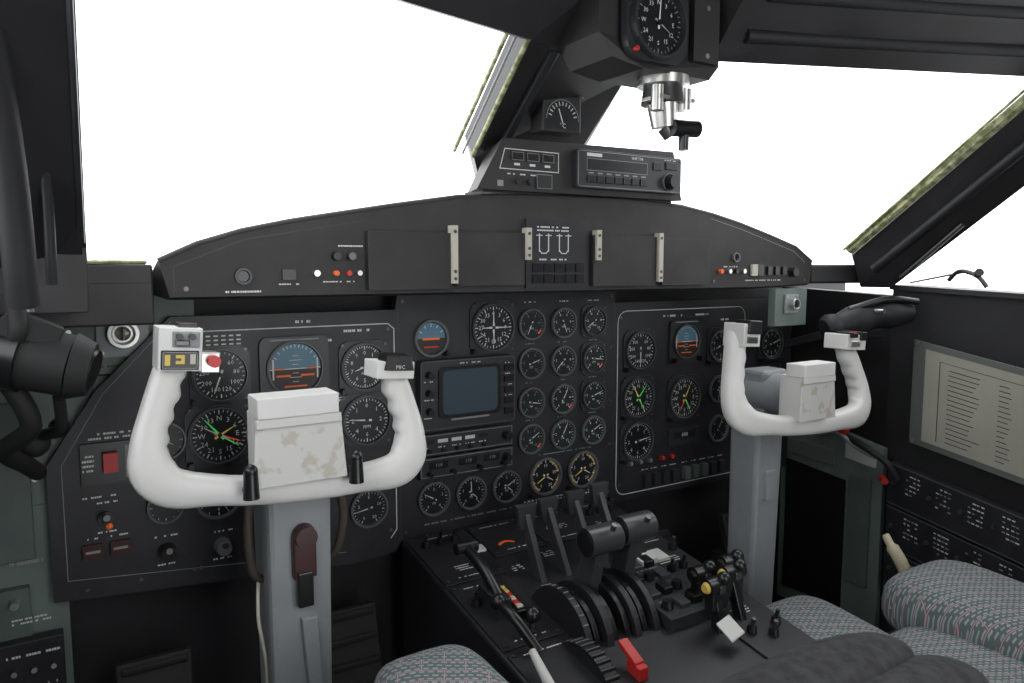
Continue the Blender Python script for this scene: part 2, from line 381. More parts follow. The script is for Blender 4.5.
gauge('systems_gauge.004',-.66,.715,.024,12,3,needles=((-60,.7,'mark'),))
def attitude(name,x,z,w,h,r):
    b=MB()
    b.prism(rr(x-w,x+w,z-h,z+h,.014),PY,PY-.007,'bezel')
    b.ring(x,z,PY-.007,PY-.012,r,r*1.14,'bezel'); b.ring(x,z,PY-.0115,PY-.0125,r*1.03,r*1.08,'rim')
    yf=PY-.0075
    b.disc(x,z,yf,r,'blue',a0=0,a1=math.pi); b.disc(x,z,yf,r,'brown',a0=math.pi,a1=2*math.pi)
    b.rect(x-r,x+r,z-.0008,z+.0008,yf-.0002,'mark')
    for a in(-60,-45,-30,-20,-10,0,10,20,30,45,60): b.bar(x,z,yf-.0003,a,r*.84,r*.96,r*.03,'mark')
    for s_ in(-3,-2,-1,1,2,3): b.rect(x-r*(.12 if s_%2 else .24),x+r*(.12 if s_%2 else .24),z+s_*r*.17-.0004,z+s_*r*.17+.0004,yf-.0003,'mark')
    for sg in(-1,1):
        b.rect(min(x+sg*r*.2,x+sg*r*.75),max(x+sg*r*.2,x+sg*r*.75),z-r*.30,z-r*.22,yf-.002,'orange')
        b.rect(min(x+sg*r*.45,x+sg*r*.85),max(x+sg*r*.45,x+sg*r*.85),z-r*.02,z+r*.03,yf-.002,'orange')
    b.rect(x-r*.45,x+r*.45,z-r*.72,z-r*.66,yf-.001,'orange')
    b.rect(x-r*.9,x-r*.84,z-r*.4,z+r*.4,yf-.001,'mark'); b.rect(x+r*.84,x+r*.9,z-r*.4,z+r*.4,yf-.001,'mark')
    b.rect(x-w*.7,x+w*.7,z+h*.88,z+h*.93,PY-.0076,'dim')
    b.cyl((x+w*.8,PY-.007,z-h*.82),(x+w*.8,PY-.022,z-h*.82),.007,.006,'black',n=12)
    b.cyl((x-w*.8,PY-.007,z-h*.82),(x-w*.8,PY-.022,z-h*.82),.007,.006,'black',n=12)
    return b.obj(name,IP)
attitude('attitude_indicator',-.445,.924,.060,.056,.044)
attitude('attitude_indicator.001',.49,.922,.052,.052,.038)
b=MB(); x,z,r=-.183,.963,.030
b.ring(x,z,PY,PY-.010,r,r*1.2,'rim'); yf=PY-.004
b.disc(x,z,yf,r,'blue',a0=0,a1=math.pi); b.disc(x,z,yf,r,'brown',a0=math.pi,a1=2*math.pi)
b.rect(x-r*.6,x+r*.6,z-.003,z+.001,yf-.0005,'orange'); b.rect(x-r*.5,x+r*.5,z-r*.6,z-r*.5,yf-.0005,'red')
for a in(-60,-30,0,30,60): b.bar(x,z,yf-.0005,a,r*.75,r*.95,.0015,'mark')
b.cyl((x+r,PY,z-r),(x+r,PY-.02,z-r),.006,.005,'black',n=12)
b.obj('standby_attitude_indicator',IP)
gauge('compass_indicator',-.045,.978,.044,36,3,nums=['0','3','6','9','12','15','18','21','24','27','30','33'],needles=((0,.75,'mark'),(90,.75,'mark'),(180,.75,'mark'),(270,.6,'mark')),box=True)  # compass dial with headings round the rim
ang=[[200,150,-120],[80,230,90],[90,40,75],[60,20,60]]
cols=(.047,.129,.212); rows=(.981,.899,.8165,.739)
for i,z in enumerate(rows):
    for j,x in enumerate(cols):
        a=ang[i][j]+random.uniform(-10,10)
        gauge('engine_gauge' if (i+j)==0 else 'engine_gauge.%03d'%(i*3+j),x,z,.0285,20,4,(-140,140),nums=['0','2','4','6','8','10'],
              needles=((a,.8,'mark'),),arcs=((118,140,'red_n'),) if (i+j)%3==0 else (),lab=('TRQ','ITT','NP','OIL')[i],box=(j==2 and i<3),face='face2' if i>1 or j==2 else 'face',tk='mark' if j>0 else 'dim')
for k,(x,z) in enumerate(((.084,.653),(.184,.654))):
    gauge('fuel_quantity_gauge' if k==0 else 'fuel_quantity_gauge.001',x,z,.036,16,2,(-150,150),nums=['0','5','10','15','20'],needles=((-120,.7,'yel_n'),(120,.6,'mark')),arcs=((-150,-100,'fuel'),(-80,-20,'fuel'),(20,80,'fuel'),(100,150,'fuel')),box=False)
for k,(x,z) in enumerate(((-.181,.6475),(-.098,.646),(-.014,.646))):
    gauge('systems_gauge' if k==0 else 'systems_gauge.%03d'%k,x,z,.030,20,4,(-140,140),nums=['0','1','2','3','4'],needles=((-60+60*k,.8,'mark'),)+(((130,.6,'mark'),) if k else ()),lab='PSI')
# weather radar
b=MB(); 
b.prism(rr(-.215,-.003,.787,.922,.008),PY,PY-.022,'bezel')
b.stroke(rr(-.213,-.005,.789,.920,.008),PY-.0222,.0012,'rim',True)
b.prism(rr(-.178,-.040,.808,.908,.010),PY-.022,PY-.026,'black')
b.prism(rr(-.170,-.048,.815,.902,.012),PY-.0262,PY-.0266,'screen')
b.rect(-.150,-.065,.803,.8065,PY-.0225,'dim')
for i in range(5):
    z=.81+i*.022
    b.box(-.031,-.010,PY-.027,PY-.022,z-.006,z+.006,'black'); b.dashes(-.020,z+.010,PY-.0225,.016,.004,1)
for z in(.895,.86,.825):
    b.cyl((-.198,PY-.022,z),(-.198,PY-.036,z),.0075,.006,'black',n=14); b.dashes(-.198,z-.013,PY-.0225,.02,.004,1)
b.dashes(-.11,.914,PY-.0225,.05,.005,1)
b.obj('weather_radar_display',IP,bevel=.0015)
b=MB()
b.box(-.215,-.003,PY-.014,PY,.735,.778,'bezel'); b.box(-.215,-.003,PY-.014,PY,.690,.732,'bezel')
b.stroke([(-.211,.739),(-.007,.739),(-.007,.775),(-.211,.775)],PY-.0144,.0012,'dim',True)
b.stroke([(-.211,.694),(-.007,.694),(-.007,.729),(-.211,.729)],PY-.0144,.0012,'dim',True)
for i in range(5):
    x=-.195+i*.03
    b.rect(x-.011,x+.011,.760,.767,PY-.0146,'label_white' if i in(1,2,3) else 'black'); b.dashes(x,.752,PY-.0146,.02,.004,1); b.cyl((x,PY-.014,.745),(x,PY-.020,.745),.004,.004,'black',n=10)
for x,w in((-.175,.035),(-.11,.035),(-.055,.03)):
    b.box(x-w/2-.003,x+w/2+.003,PY-.016,PY-.014,.709,.724,'black')
    b.text('118',x,.7165,PY-.0164,.010,'dim')
for x in(-.195,-.145,-.085,-.03): b.cyl((x,PY-.014,.701),(x,PY-.026,.701),.0055,.005,'black',n=12)
b.cyl((-.022,PY-.014,.758),(-.022,PY-.030,.758),.009,.008,'black',n=16); b.cyl((-.022,PY-.014,.713),(-.022,PY-.030,.713),.008,.007,'black',n=16)
b.obj('radio_control_head',IP,bevel=.001)
gauge('airspeed_indicator.001',.347,.908,.040,30,3,nums=['','60','80','100','120','160','200','250','300'],needles=((180,.8,'mark'),),box=True,face='face2')
gauge('radio_magnetic_indicator.001',.343,.799,.042,36,3,nums=N12,needles=((40,.85,'green_n'),(150,.8,'green_n'),(330,.8,'yel_n')),box=True)
gauge('vertical_speed_indicator.001',.343,.697,.042,40,5,nums=['0','1','2','4','6','4','2','1'],needles=((80,.8,'mark'),),box=True)
gauge('horizontal_situation_indicator',.49,.785,.046,36,3,nums=N12,needles=((30,.7,'yel_n'),(150,.7,'green_n'),(205,.6,'red_n')),box=True)
gauge('altimeter.001',.61,.905,.038,50,5,nums=N10,needles=((75,.85,'mark'),(250,.5,'mark')),box=True)
gauge('clock.002',.607,.797,.030,12,3,nums=['12','3','6','9'],needles=((60,.6,'mark'),(170,.8,'mark')))
gauge('systems_gauge.003',.609,.697,.030,20,4,(-140,140),nums=['0','2','4','6'],needles=((30,.8,'mark'),))
gauge('altimeter.002',.80,.90,.038,50,5,nums=N10,needles=((75,.85,'mark'),),box=True)
gauge('vertical_speed_indicator.002',.80,.80,.038,40,5,nums=N10,needles=((75,.85,'mark'),),box=True)
b=MB(); b.box(.44,.54,PY-.008,PY,.672,.712,'bezel'); b.rect(.455,.525,.688,.704,PY-.0084,'face'); b.text('888',.49,.696,PY-.0088,.014); b.obj('digital_counter',IP)
def vent(name,x,z,y,s,back=None):
    b=MB()
    if back: b.box(*back,'green')
    b.box(x-s,x+s,y-.004,y,z-s,z+s,'column'); 
    for sx in(-1,1):
        for sz in(-1,1): b.screw(x+sx*s*.8,z+sz*s*.8,y-.004,.003,'metal')
    b.ring(x,z,y-.004,y-.018,s*.38,s*.62,'metal'); b.disc(x,z,y-.006,s*.42,'metal'); b.sphere((x,y-.010,z),(s*.30,s*.22,s*.30),'metal'); b.box(x-.002,x+.002,y-.024,y-.010,z-s*.25,z+s*.25,'dmetal')
    return b.obj(name,IP,bevel=.001)
vent('air_vent',-.707,.996,1.318,.037)
vent('air_vent.001',.640,1.015,1.118,.022,(.59,.70,1.12,1.14,.965,1.050))

# ------------------------------------------------------------ GLARESHIELD
GY=1.13; GS=empty('glareshield')
top=[(-.673,1.105),(-.623,1.129),(-.561,1.149),(-.49,1.165),(-.419,1.178),(-.319,1.196),(-.208,1.214),(-.10,1.221),(0,1.2235),(.15,1.225),(.304,1.22),(.40,1.206),(.485,1.189),(.58,1.166),(.67,1.142),(.728,1.11)]
fr=top+[(.722,1.060),(.53,1.055),(-.365,1.057),(-.661,1.0575)]
b=MB(); n=len(fr)
front=[(x,GY,z) for x,z in fr]; back=[(x,1.355,z if i>=len(top) else max(1.06,z-.045)) for i,(x,z) in enumerate(fr)]
lip=[(x*1.0,GY+.012,z+.004 if i<len(top) else z-.004) for i,(x,z) in enumerate(fr)]
b.add(front+lip+back,[tuple(range(n))]+[(i,(i+1)%n,n+(i+1)%n,n+i) for i in range(n)]+[(n+i,n+(i+1)%n,2*n+(i+1)%n,2*n+i) for i in range(n)]+[tuple(range(3*n-1,2*n-1,-1))],'glare')
y=GY-.0006
b.tube([(x,GY+.004,z+.002) for x,z in top],.005,'glare',n=8)
b.stroke([(-.655,1.066),(-.655,1.10),(-.56,1.139),(-.375,1.172)],y,.001,'bezel')
b.stroke([(.39,1.20),(.485,1.18),(.66,1.135),(.70,1.11)],y,.001,'dim')
for x0,x1,z0,z1 in((-.375,-.232,1.064,1.155),(-.220,-.085,1.068,1.158),(.069,.225,1.064,1.158),(.243,.375,1.064,1.156)):
    b.box(x0,x1,GY-.012,GY,z0,z1,'glare'); b.stroke([(x0,z0),(x1,z0),(x1,z1),(x0,z1)],GY-.0125,.0012,'bezel',True)
b.box(-.078,.062,GY-.006,GY,1.062,1.185,'panel')
yy=GY-.0066
for x in(-.050,-.030,-.006,.014): 
    b.stroke([(x,1.128),(x,1.158)],yy,.0022,'mark'); b.stroke([(x-.006,1.156),(x+.006,1.156)],yy,.0015,'mark')
for x in(-.050,-.006): b.stroke([(x,1.130),(x+.005,1.124),(x+.015,1.124),(x+.020,1.130)],yy,.0018,'mark')
b.dashes(-.02,1.168,yy,.07,.012,2); b.dashes(-.02,1.113,yy,.06,.006,1,'mark')
for i in range(5):
    for j in range(2): b.box(-.065+i*.024,-.047+i*.024,GY-.009,GY-.006,1.070+j*.02,1.086+j*.02,'black')
for x,z0,z1 in((-.226,1.072,1.168),(-.079,1.112,1.168),(.078,1.112,1.168),(.234,1.070,1.166)):
    b.box(x-.0055,x+.0055,GY-.018,GY-.002,z0,z1,'cream')
    for k in(0,1): b.screw(x,z0+.008+k*.012,GY-.018,.003,'dmetal')
    b.screw(x,z1-.01,GY-.018,.003,'dmetal')
b.ring(-.563,1.086,GY,GY-.006,.008,.012,'bezel'); b.disc(-.563,1.086,GY-.002,.008,'face2'); b.dashes(-.563,1.064,y,.05,.006,1)
b.box(-.507,-.487,GY-.004,GY,1.080,1.096,'black'); b.dashes(-.497,1.074,y,.03,.004,1); b.cyl((-.457,GY,1.090),(-.457,GY-.012,1.090),.005,.005,'metal',n=10)
for x,k in((-.425,'orange'),(-.405,'red'),(-.388,'metal')): b.cyl((x,GY,1.090),(x,GY-.008,1.090),.0042,.0042,k,n=10)
for x in(-.425,-.401): b.cyl((x,GY,1.116),(x,GY-.012,1.116),.007,.006,'dmetal' if x>-.41 else 'black',n=12)
b.dashes(-.40,1.132,y,.04,.005,1)
b.dashes(-.42,1.077,y,.05,.004,1)
for x in(-.64,-.35,-.06,.05,.40,.70): b.screw(x,1.069,y,.0035)
b.ring(.466,1.120,GY,GY-.006,.007,.010,'rim'); b.dashes(.45,1.10,y,.05,.005,1)
for i,x in enumerate((.42,.445,.467,.49)): b.cyl((x,GY,1.090),(x,GY-.008,1.090),.005,.005,('orange','metal','black','metal')[i],n=10)
for x in(.525,.545): b.box(x-.009,x+.009,GY-.006,GY,1.08,1.105,'cream' if x<.53 else 'bezel')
for x in(.575,.60,.625): b.box(x-.007,x+.007,GY-.006,GY,1.082,1.10,'black')
b.cyl((.655,GY,1.088),(.655,GY-.014,1.088),.012,.010,'black',n=14); b.dashes(.56,1.070,y,.12,.005,1)
b.obj('coaming',GS)

# radio box on coaming
b=MB(); RY=1.12
fr=[(-.18,1.231),(.294,1.232),(.269,1.327),(-.128,1.32)]
bk=[(-.15,1.231),(.27,1.232),(.25,1.31),(-.11,1.305)]
b.add([(x,RY,z) for x,z in fr]+[(x,1.21,z) for x,z in bk],[(0,1,2,3),(7,6,5,4)]+[(i,(i+1)%4,4+(i+1)%4,4+i) for i in range(4)],'glare')
b.box(-.16,.28,1.135,1.20,1.228,1.232,'glare')
y=RY-.0006
b.stroke([(-.135,1.268),(-.012,1.268),(-.012,1.302),(-.125,1.302)],y,.0014,'mark',True)
for i in range(3):
    b.box(-.112+i*.032,-.088+i*.032,RY-.003,RY,1.284,1.297,'black'); b.stroke([(-.112+i*.032,1.284),(-.088+i*.032,1.284),(-.088+i*.032,1.297),(-.112+i*.032,1.297)],RY-.0034,.0008,'dim',True); b.rect(-.106+i*.032,-.094+i*.032,1.275,1.279,y,'mark')
b.rect(-.14,-.128,1.238,1.248,y,'dim')
for x in(-.10,-.075): b.cyl((x,RY,1.248),(x,RY-.008,1.248),.006,.006,'bezel',n=10)
b.box(-.06,-.028,RY-.003,RY,1.238,1.262,'bezel'); b.stroke([(-.06,1.238),(-.028,1.238),(-.028,1.262),(-.06,1.262)],RY-.0035,.001,'dim',True)
b.dashes(-.09,1.26,y,.06,.005,1)
b.prism(rr(.018,.275,1.243,1.312,.006),RY,RY-.016,'bezel')
b.stroke(rr(.021,.272,1.246,1.309,.005),RY-.0164,.0012,'dim',True)
b.rect(.040,.185,1.275,1.296,RY-.0164,'black'); b.stroke([(.040,1.275),(.185,1.275),(.185,1.296),(.040,1.296)],RY-.0168,.001,'dim',True)
b.rect(.040,.075,1.300,1.306,RY-.0164,'mark'); b.text('VHF 598',.16,1.303,RY-.0165,.008)
for i in range(7): b.box(.042+i*.021,.058+i*.021,RY-.019,RY-.016,1.253,1.266,'black'); b.rect(.044+i*.021,.056+i*.021,1.269,1.2715,RY-.0165,'dim')
b.cyl((.242,RY-.016,1.264),(.242,RY-.034,1.264),.014,.012,'black',n=18); b.ring(.242,1.264,RY-.016,RY-.020,.015,.017,'rim')
b.box(.20,.222,RY-.019,RY-.016,1.285,1.30,'black'); b.box(.232,.262,RY-.019,RY-.016,1.288,1.302,'black'); b.dashes(.245,1.306,RY-.0165,.03,.004,1)
b.obj('radio_box',None,bevel=.0015)

# temperature gauge on post
b=MB(); TY=1.085
b.box(-.070,.012,TY,TY+.04,1.332,1.396,'glare')
gx0,gz0=-.029,1.353
b.disc(gx0,gz0,TY-.001,.035,'face',a0=0,a1=math.pi); b.rect(gx0-.035,gx0+.035,1.337,gz0,TY-.001,'face')
b.arc(gx0,gz0,TY-.0015,.0335,.035,-90,90,'dim')
for a in range(-75,76,15): b.bar(gx0,gz0,TY-.0016,a,.024,.031,.0020,'mark')
b.bar(gx0,gz0-.006,TY-.002,-20,0,.026,.0020,'mark'); b.text('°C',gx0,1.343,TY-.0016,.012)
b.cyl((.01,TY+.02,1.396),(.01,TY+.02,1.430),.018,.020,'glare',n=16); b.cyl((.01,TY+.02,1.430),(.01,TY+.02,1.436),.024,.024,'bezel',n=16)
b.obj('outside_air_temperature_gauge',bevel=.003)

# overhead standby instrument housing
SH=empty('standby_compass')
b=MB()
b.slab([(-.125,.865,1.62),(-.125,.865,1.43),(-.10,.865,1.40),(-.05,.855,1.388),(.085,.855,1.388),(.105,.855,1.41),(.105,.855,1.62)],(0,.10,0),'glare')
b.prism(rr(-.092,.025,1.396,1.52,.03,6),.843,.856,'bezel')
x,z,r=-.036,1.450,.045
yb=.843
b.ring(x,z,yb,yb-.012,r,r*1.15,'bezel'); b.disc(x,z,yb-.003,r,'face')
for i in range(36): b.bar(x,z,yb-.0035,i*10,r*(.80 if i%3==0 else .88),r*.96,r*.03,'dim')
for i,s_ in enumerate(N12):
    a=math.radians(i*30); b.text(s_,x+math.sin(a)*r*.63,z+math.cos(a)*r*.63,yb-.0035,r*.20,'mark')
b.bar(x,z,yb-.005,5,-r*.2,r*.8,r*.08,'mark',r*.02); b.bar(x,z,yb-.0055,120,-r*.2,r*.5,r*.08,'dim',r*.02)
b.cyl((x,yb,z),(x,yb-.007,z),.004,.004,'black')
b.cyl((-.078,yb,1.408),(-.078,yb-.008,1.408),.0035,.0035,'red',n=12)
b.box(.042,.095,.846,.856,1.41,1.50,'glare'); b.screw(.070,1.49,.846,.004,'metal'); b.screw(.070,1.42,.846,.004,'metal')
b.obj('housing',SH,bevel=.004)
b=MB()
gx=-.008
b.cyl((gx+.03,.89,1.390),(gx+.03,.89,1.377),.040,.040,'metal',n=24)
b.cyl((gx+.03,.89,1.377),(gx+.03,.89,1.35),.030,.034,'dmetal',n=24)
b.cyl((gx,.87,1.372),(gx,.87,1.335),.010,.010,'metal',n=14); b.cyl((gx+.055,.87,1.372),(gx+.055,.87,1.34),.012,.012,'metal',n=14)
b.cyl((gx+.025,.885,1.35),(gx+.03,.885,1.315),.024,.020,'metal',n=20)
b.box(gx-.005,gx+.07,.86,.90,1.352,1.358,'metal')
b.cyl((gx+.03,.885,1.315),(gx+.038,.88,1.30),.012,.010,'dmetal',n=14)
b.cyl((gx+.03,.87,1.312),(gx+.080,.865,1.314),.013,.013,'black',n=16)
b.cyl((gx+.055,.868,1.305),(gx+.055,.868,1.28),.008,.008,'black',n=12)
b.obj('gimbal',SH,bevel=.001)

# ------------------------------------------------------------ YOKES
def ctrl(cx_,cy,z0,colx,coly,roll,sc,right=False):
    E=empty('control_yoke')
    P=[(-.136,.160),(-.144,.142),(-.153,.112),(-.163,.078),(-.169,.048),(-.165,.018),(-.143,-.002),(-.095,-.009),(-.05,-.013),(0,-.014),(.05,-.013),(.095,-.009),(.143,-.002),(.165,.018),(.169,.048),(.163,.078),(.153,.110),(.143,.138)]
    R=[.017,.018,.019,.019,.021,.026,.024,.019,.0185,.0185,.0185,.019,.024,.026,.021,.019,.019,.017]
    kx=1.07 if right else 1
    pts=catmull([(p[0]*kx,r,p[1]) for p,r in zip(P,R)],6)
    b=MB(); n=20; vs=[]; N=len(pts)
    rho=math.radians(roll)
    sq=lambda v:math.copysign(abs(v)**.72,v)
    lean=lambda z:.28*max(0,z)
    for i,p in enumerate(pts):
        q=pts[min(i+1,N-1)]-pts[max(i-1,0)]; t=Vector((q.x,q.z)).normalized(); nn=Vector((-t.y,t.x))
        r=p.y; rin=r
        if p.z>.045: rin=r+.0022*math.sin(p.z*2*math.pi/.026)
        if i in(0,N-1): r*=.8; rin*=.8
        for j in range(n):
            a=2*math.pi*j/n; ca=sq(math.cos(a))
            rad=rin if ca>0 else r   # finger grooves on the inner face only
            vs.append((p.x+nn.x*ca*rad,lean(p.z)+sq(math.sin(a))*min(r,.019)*.9,p.z+nn.y*ca*rad))
    b.add(vs,[(i*n+j,i*n+(j+1)%n,(i+1)*n+(j+1)%n,(i+1)*n+j) for i in range(N-1) for j in range(n)],'white',True)
    b.add(vs[:n],[tuple(range(n))],'white'); b.add(vs[-n:],[tuple(range(n))],'white')
    o=b.obj('horn_wheel',E)
    b=MB(); L=lean(.16)
    if not right:
        b.box(-.163,-.114,-.040,.012,.138,.190,'white'); 
        b.box(-.160,-.118,-.0425,-.040,.140,.163,'black')
        b.rect(-.156,-.150,.145,.158,-.043,'yellow'); b.rect(-.144,-.134,.147,.158,-.043,'yellow'); b.rect(-.146,-.138,.151,.154,-.0431,'black'); b.rect(-.128,-.122,.147,.159,-.043,'cream')
        b.stroke([(-.158,.142),(-.120,.142),(-.120,.161),(-.158,.161)],-.0432,.0010,'dim',True)
        b.box(-.148,-.118,-.044,-.040,.167,.186,'column')
        for x in(-.141,-.127): b.cyl((x,-.044,.180),(x,-.051,.180),.004,.004,'black',n=10)
        b.box(-.146,-.130,-.050,-.044,.169,.176,'dmetal'); b.box(-.140,-.118,-.030,.002,.188,.195,'black')
        b.box(-.114,-.092,-.033,.0,.135,.160,'metal'); b.cyl((-.100,-.033,.150),(-.100,-.044,.150),.0075,.0075,'red',n=14)
        b.box(.112,.168,-.040,.010,.126,.150,'white'); b.slab([(.122,-.045,.138),(.166,-.045,.138),(.162,-.041,.158),(.126,-.041,.158)],(0,.034,.002),'black')
        b.text('MIC',.144,.143,-.0455,.008)
    else:
        b.box(-.168,-.125,-.035,.012,.128,.168,'white'); b.box(-.160,-.128,-.040,-.006,.150,.174,'black'); b.box(-.160,-.134,-.038,-.035,.134,.146,'dmetal')
        b.box(.120,.180,-.040,.012,.126,.156,'white'); b.box(.126,.143,-.047,-.01,.150,.160,'black'); b.cyl((.150,-.03,.156),(.150,-.03,.162),.007,.006,'red',n=12)
        b.box(.128,.158,-.043,-.040,.132,.144,'metal'); b.box(.158,.176,-.044,.0,.145,.162,'black')
    for i_,v_ in enumerate(b.v): b.v[i_]=(v_[0],v_[1]+L,v_[2])
    o2=b.obj('grip_switches',E,bevel=.003)
    for q in(o,o2):
        q.rotation_euler=(0,rho,0)
    b=MB()
    b.box(-.048,.048,-.026,.03,.000,.088,'white')
    b.box(-.050,.052,-.038,.012,.086,.112,'white')
    b.slab([(-.057,-.036,.000),(.062,-.036,.000),(.056,-.033,.085),(-.052,-.033,.085)],(0,.0045,0),'scuff')
    b.slab([(-.052,-.038,.074),(.056,-.038,.074),(.055,-.037,.086),(-.051,-.037,.086)],(0,.003,0),'label_white')
    h=b.obj('hub',E,bevel=.003)
    if right: h.scale=(.86,.8,.92)
    b=MB()
    for x in(-.060,.074):
        b.cyl((x,-.035,-.010),(x,-.035,.024),.010,.0085,'black',n=14); b.sphere((x,-.035,.024),.0090,'black'); b.cyl((x,-.03,-.003),(x,0,-.003),.007,.007,'black',n=10)
    if not right: k=b.obj('map_clip_knobs',E,bevel=.001)
    E.location=(cx_,cy,z0); E.scale=(sc,sc,sc)
    b=MB(); dx=colx-cx_; dy=coly-cy
    def col(w0,d0,z_0,w1,d1,z_1,y0,y1,x0,x1,kk='column'):
        f=lambda w,d,z,x,y:[(x-w,y-d,z),(x+w,y-d,z),(x+w,y+d,z),(x-w,y+d,z)]
        b.add(f(w0,d0,z_0,x0,y0)+f(w1,d1,z_1,x1,y1),[(3,2,1,0),(4,5,6,7),(0,1,5,4),(1,2,6,5),(2,3,7,6),(3,0,4,7)],kk)
    W=.045 if not right else .038; dd=.045 if not right else .036
    col(W*.85,dd*.85,-z0/sc+.005,W,dd,-.04,dy+.01,dy,dx,dx)
    col(W,dd,-.04,W*.9,dd,.01,dy,dy-.01,dx,dx)
    col(W*.9,dd,.01,.036,dd*.8,.080,dy-.01,dy-.02,dx,dx*.5)
    b.cyl((0,0,.035),(dx*.5,dy+.02,.035),.036,.042,'column',n=20)
    c=b.obj('control_column',E,bevel=.008)
    b=MB()
    yc=dy-dd-.006
    if not right:
        b.box(dx-.014,dx+.018,yc-.004,yc+.02,-.16,-.10,'maroon'); b.cyl((dx+.003,yc+.01,-.10),(dx+.003,yc-.012,-.10),.017,.015,'maroon',n=16); b.box(dx-.010,dx+.012,yc-.008,yc+.005,-.20,-.15,'black')
        b.slab([(dx-.004,yc,-.22),(dx+.018,yc,-.22),(dx+.026,yc,-.36),(dx+.008,yc,-.36)],(0,.012,0),'column')
        b.tube(catmull([(dx-.055,dy,-.03),(dx-.064,dy-.01,-.09),(dx-.06,dy-.01,-.15),(dx-.045,dy,-.17)],6),.006,'rope')
        b.tube(catmull([(dx+.052,dy,-.02),(dx+.072,dy-.01,-.08),(dx+.064,dy-.01,-.14),(dx+.045,dy,-.16)],6),.006,'rope')
        b.tube(catmull([(dx-.05,dy,-.17),(dx-.056,dy-.02,-.22),(dx-.045,dy-.01,-.30),(dx-.047,dy,-.40)],6),.0025,'cream')
    else:
        b.box(dx-.015,dx+.015,yc,yc+.012,-.18,-.12,'column')
    b.obj('column_fittings',E,bevel=.002)
    return E
ctrl(-.547,.96,.828,-.522,1.06,4,1.0)
ctrl(.490,.96,.795,.500,1.075,4,1.10,True)

# ------------------------------------------------------------ rudder pedals
def pedal(x,z=.36):
    b=MB()
    b.slab([(x-.05,1.20,z-.10),(x+.05,1.20,z-.10),(x+.055,1.27,z+.12),(x-.055,1.27,z+.12)],(0,.02,-.004),'rubber')
    for i in range(6):
        t=i/5; yy=1.197+.068*t; zz=z-.09+.20*t; b.box(x-.048,x+.048,yy-.006,yy,zz-.006,zz+.006,'rubber')
    b.box(x-.015,x+.015,1.22,1.34,0.0,z,'dmetal'); b.box(x-.05,x+.05,1.15,1.25,z-.14,z-.11,'rubber')
    return b.obj('rudder_pedal',bevel=.004)
for x in(-.69,-.37,.37,.66): pedal(x)

# ------------------------------------------------------------ PEDESTAL
CP=empty('centre_pedestal')
def pz(y): return .575-(1.29-y)*.17
b=MB()
b.add([(-.25,1.30,0),(.25,1.30,0),(.25,.45,0),(-.25,.45,0),(-.25,1.30,pz(1.3)),(.25,1.30,pz(1.3)),(.25,.45,pz(.45)),(-.25,.45,pz(.45))],
      [(0,1,2,3),(7,6,5,4),(0,1,5,4),(1,2,6,5),(2,3,7,6),(3,0,4,7)],'panel')
b.obj('pedestal_body',CP,bevel=.006)
def tp(x,y,h=0): return (x,y,pz(y)+h)
b=MB()
def plate(x0,x1,y0,y1,h,k,z=0): 
    b.slab([tp(x0,y0,z),tp(x1,y0,z),tp(x1,y1,z),tp(x0,y1,z)],(0,0,h),k)
def pdash(x,y,w,d,rows,k='mark',h=.005):
    for r in range(rows):
        c=x-w/2; yy=y+d/2-(r+.5)*d/rows
        while c<x+w/2:
            l=random.uniform(.003,.006)
            if random.random()<.75: b.add([tp(c,yy-.0012,h),tp(c+l*.8,yy-.0012,h),tp(c+l*.8,yy+.0012,h),tp(c,yy+.0012,h)],[(0,1,2,3)],k)
            c+=l
for x0,x1,y0,y1 in((-.245,-.12,1.12,1.285),(-.115,.0,1.17,1.285),(.005,.12,1.17,1.285),(.125,.245,1.12,1.285),(-.245,-.13,.93,1.11),(.14,.245,.93,1.11),(-.245,-.13,.72,.92),(.13,.245,.72,.92),(-.245,.245,.46,.70)):
    plate(x0,x1,y0,y1,.004,'panel')
    for sx in(x0+.008,x1-.008):
        for sy in(y0+.008,y1-.008): b.cyl(tp(sx,sy,.004),tp(sx,sy,.006),.0035,.0035,'dmetal',n=8)
    pdash((x0+x1)/2,y1-.012,(x1-x0)*.6,.008,1); pdash((x0+x1)/2,y0+.012,(x1-x0)*.5,.008,1)
for x,y_,w in((-.14,1.20,.03),(-.19,1.16,.03),(.06,1.22,.05),(.17,1.2,.04),(.19,1.03,.05),(-.19,1.02,.04),(.19,.85,.04),(-.10,1.12,.02),(-.02,1.14,.03)): pdash(x,y_,w,.02,3)
for x,y_ in((-.22,1.25),(-.19,1.25),(-.16,1.25),(-.225,1.05),(.16,1.24),(.19,1.24),(.22,1.24),(.20,1.0),(.17,1.0),(.23,1.06),(.16,.80),(.19,.78),(.22,.80),(-.22,.80),(-.18,.76),(.10,1.12),(.13,1.08)):
    b.cyl(tp(x,y_,.004),tp(x,y_,.016),.009,.008,'black',n=12); b.cyl(tp(x,y_,.016),tp(x,y_-.004,.030),.003,.004,'dmetal' if random.random()<.4 else 'black',n=8)
plate(.035,.135,.86,1.04,.022,'bezel')
for i,x in enumerate((.055,.085,.115)):
    for j,y_ in enumerate((.89,.93,.97,1.01)):
        if (i+j)%3==0: b.cyl(tp(x,y_,.022),tp(x,y_,.034),.011,.009,'black',n=14)
        elif (i+j)%3==1: plate(x-.011,x+.011,y_-.014,y_+.014,.008,'lever',.022); 
        else: plate(x-.010,x+.010,y_-.012,y_+.012,.012,'black',.022)
pdash(.085,.95,.08,.12,4,'dim',.0225)
plate(-.145,-.120,1.195,1.215,.008,'label_white'); plate(.10,.14,1.005,1.03,.010,'label_white',.022); plate(.165,.195,1.03,1.065,.010,'label_white')
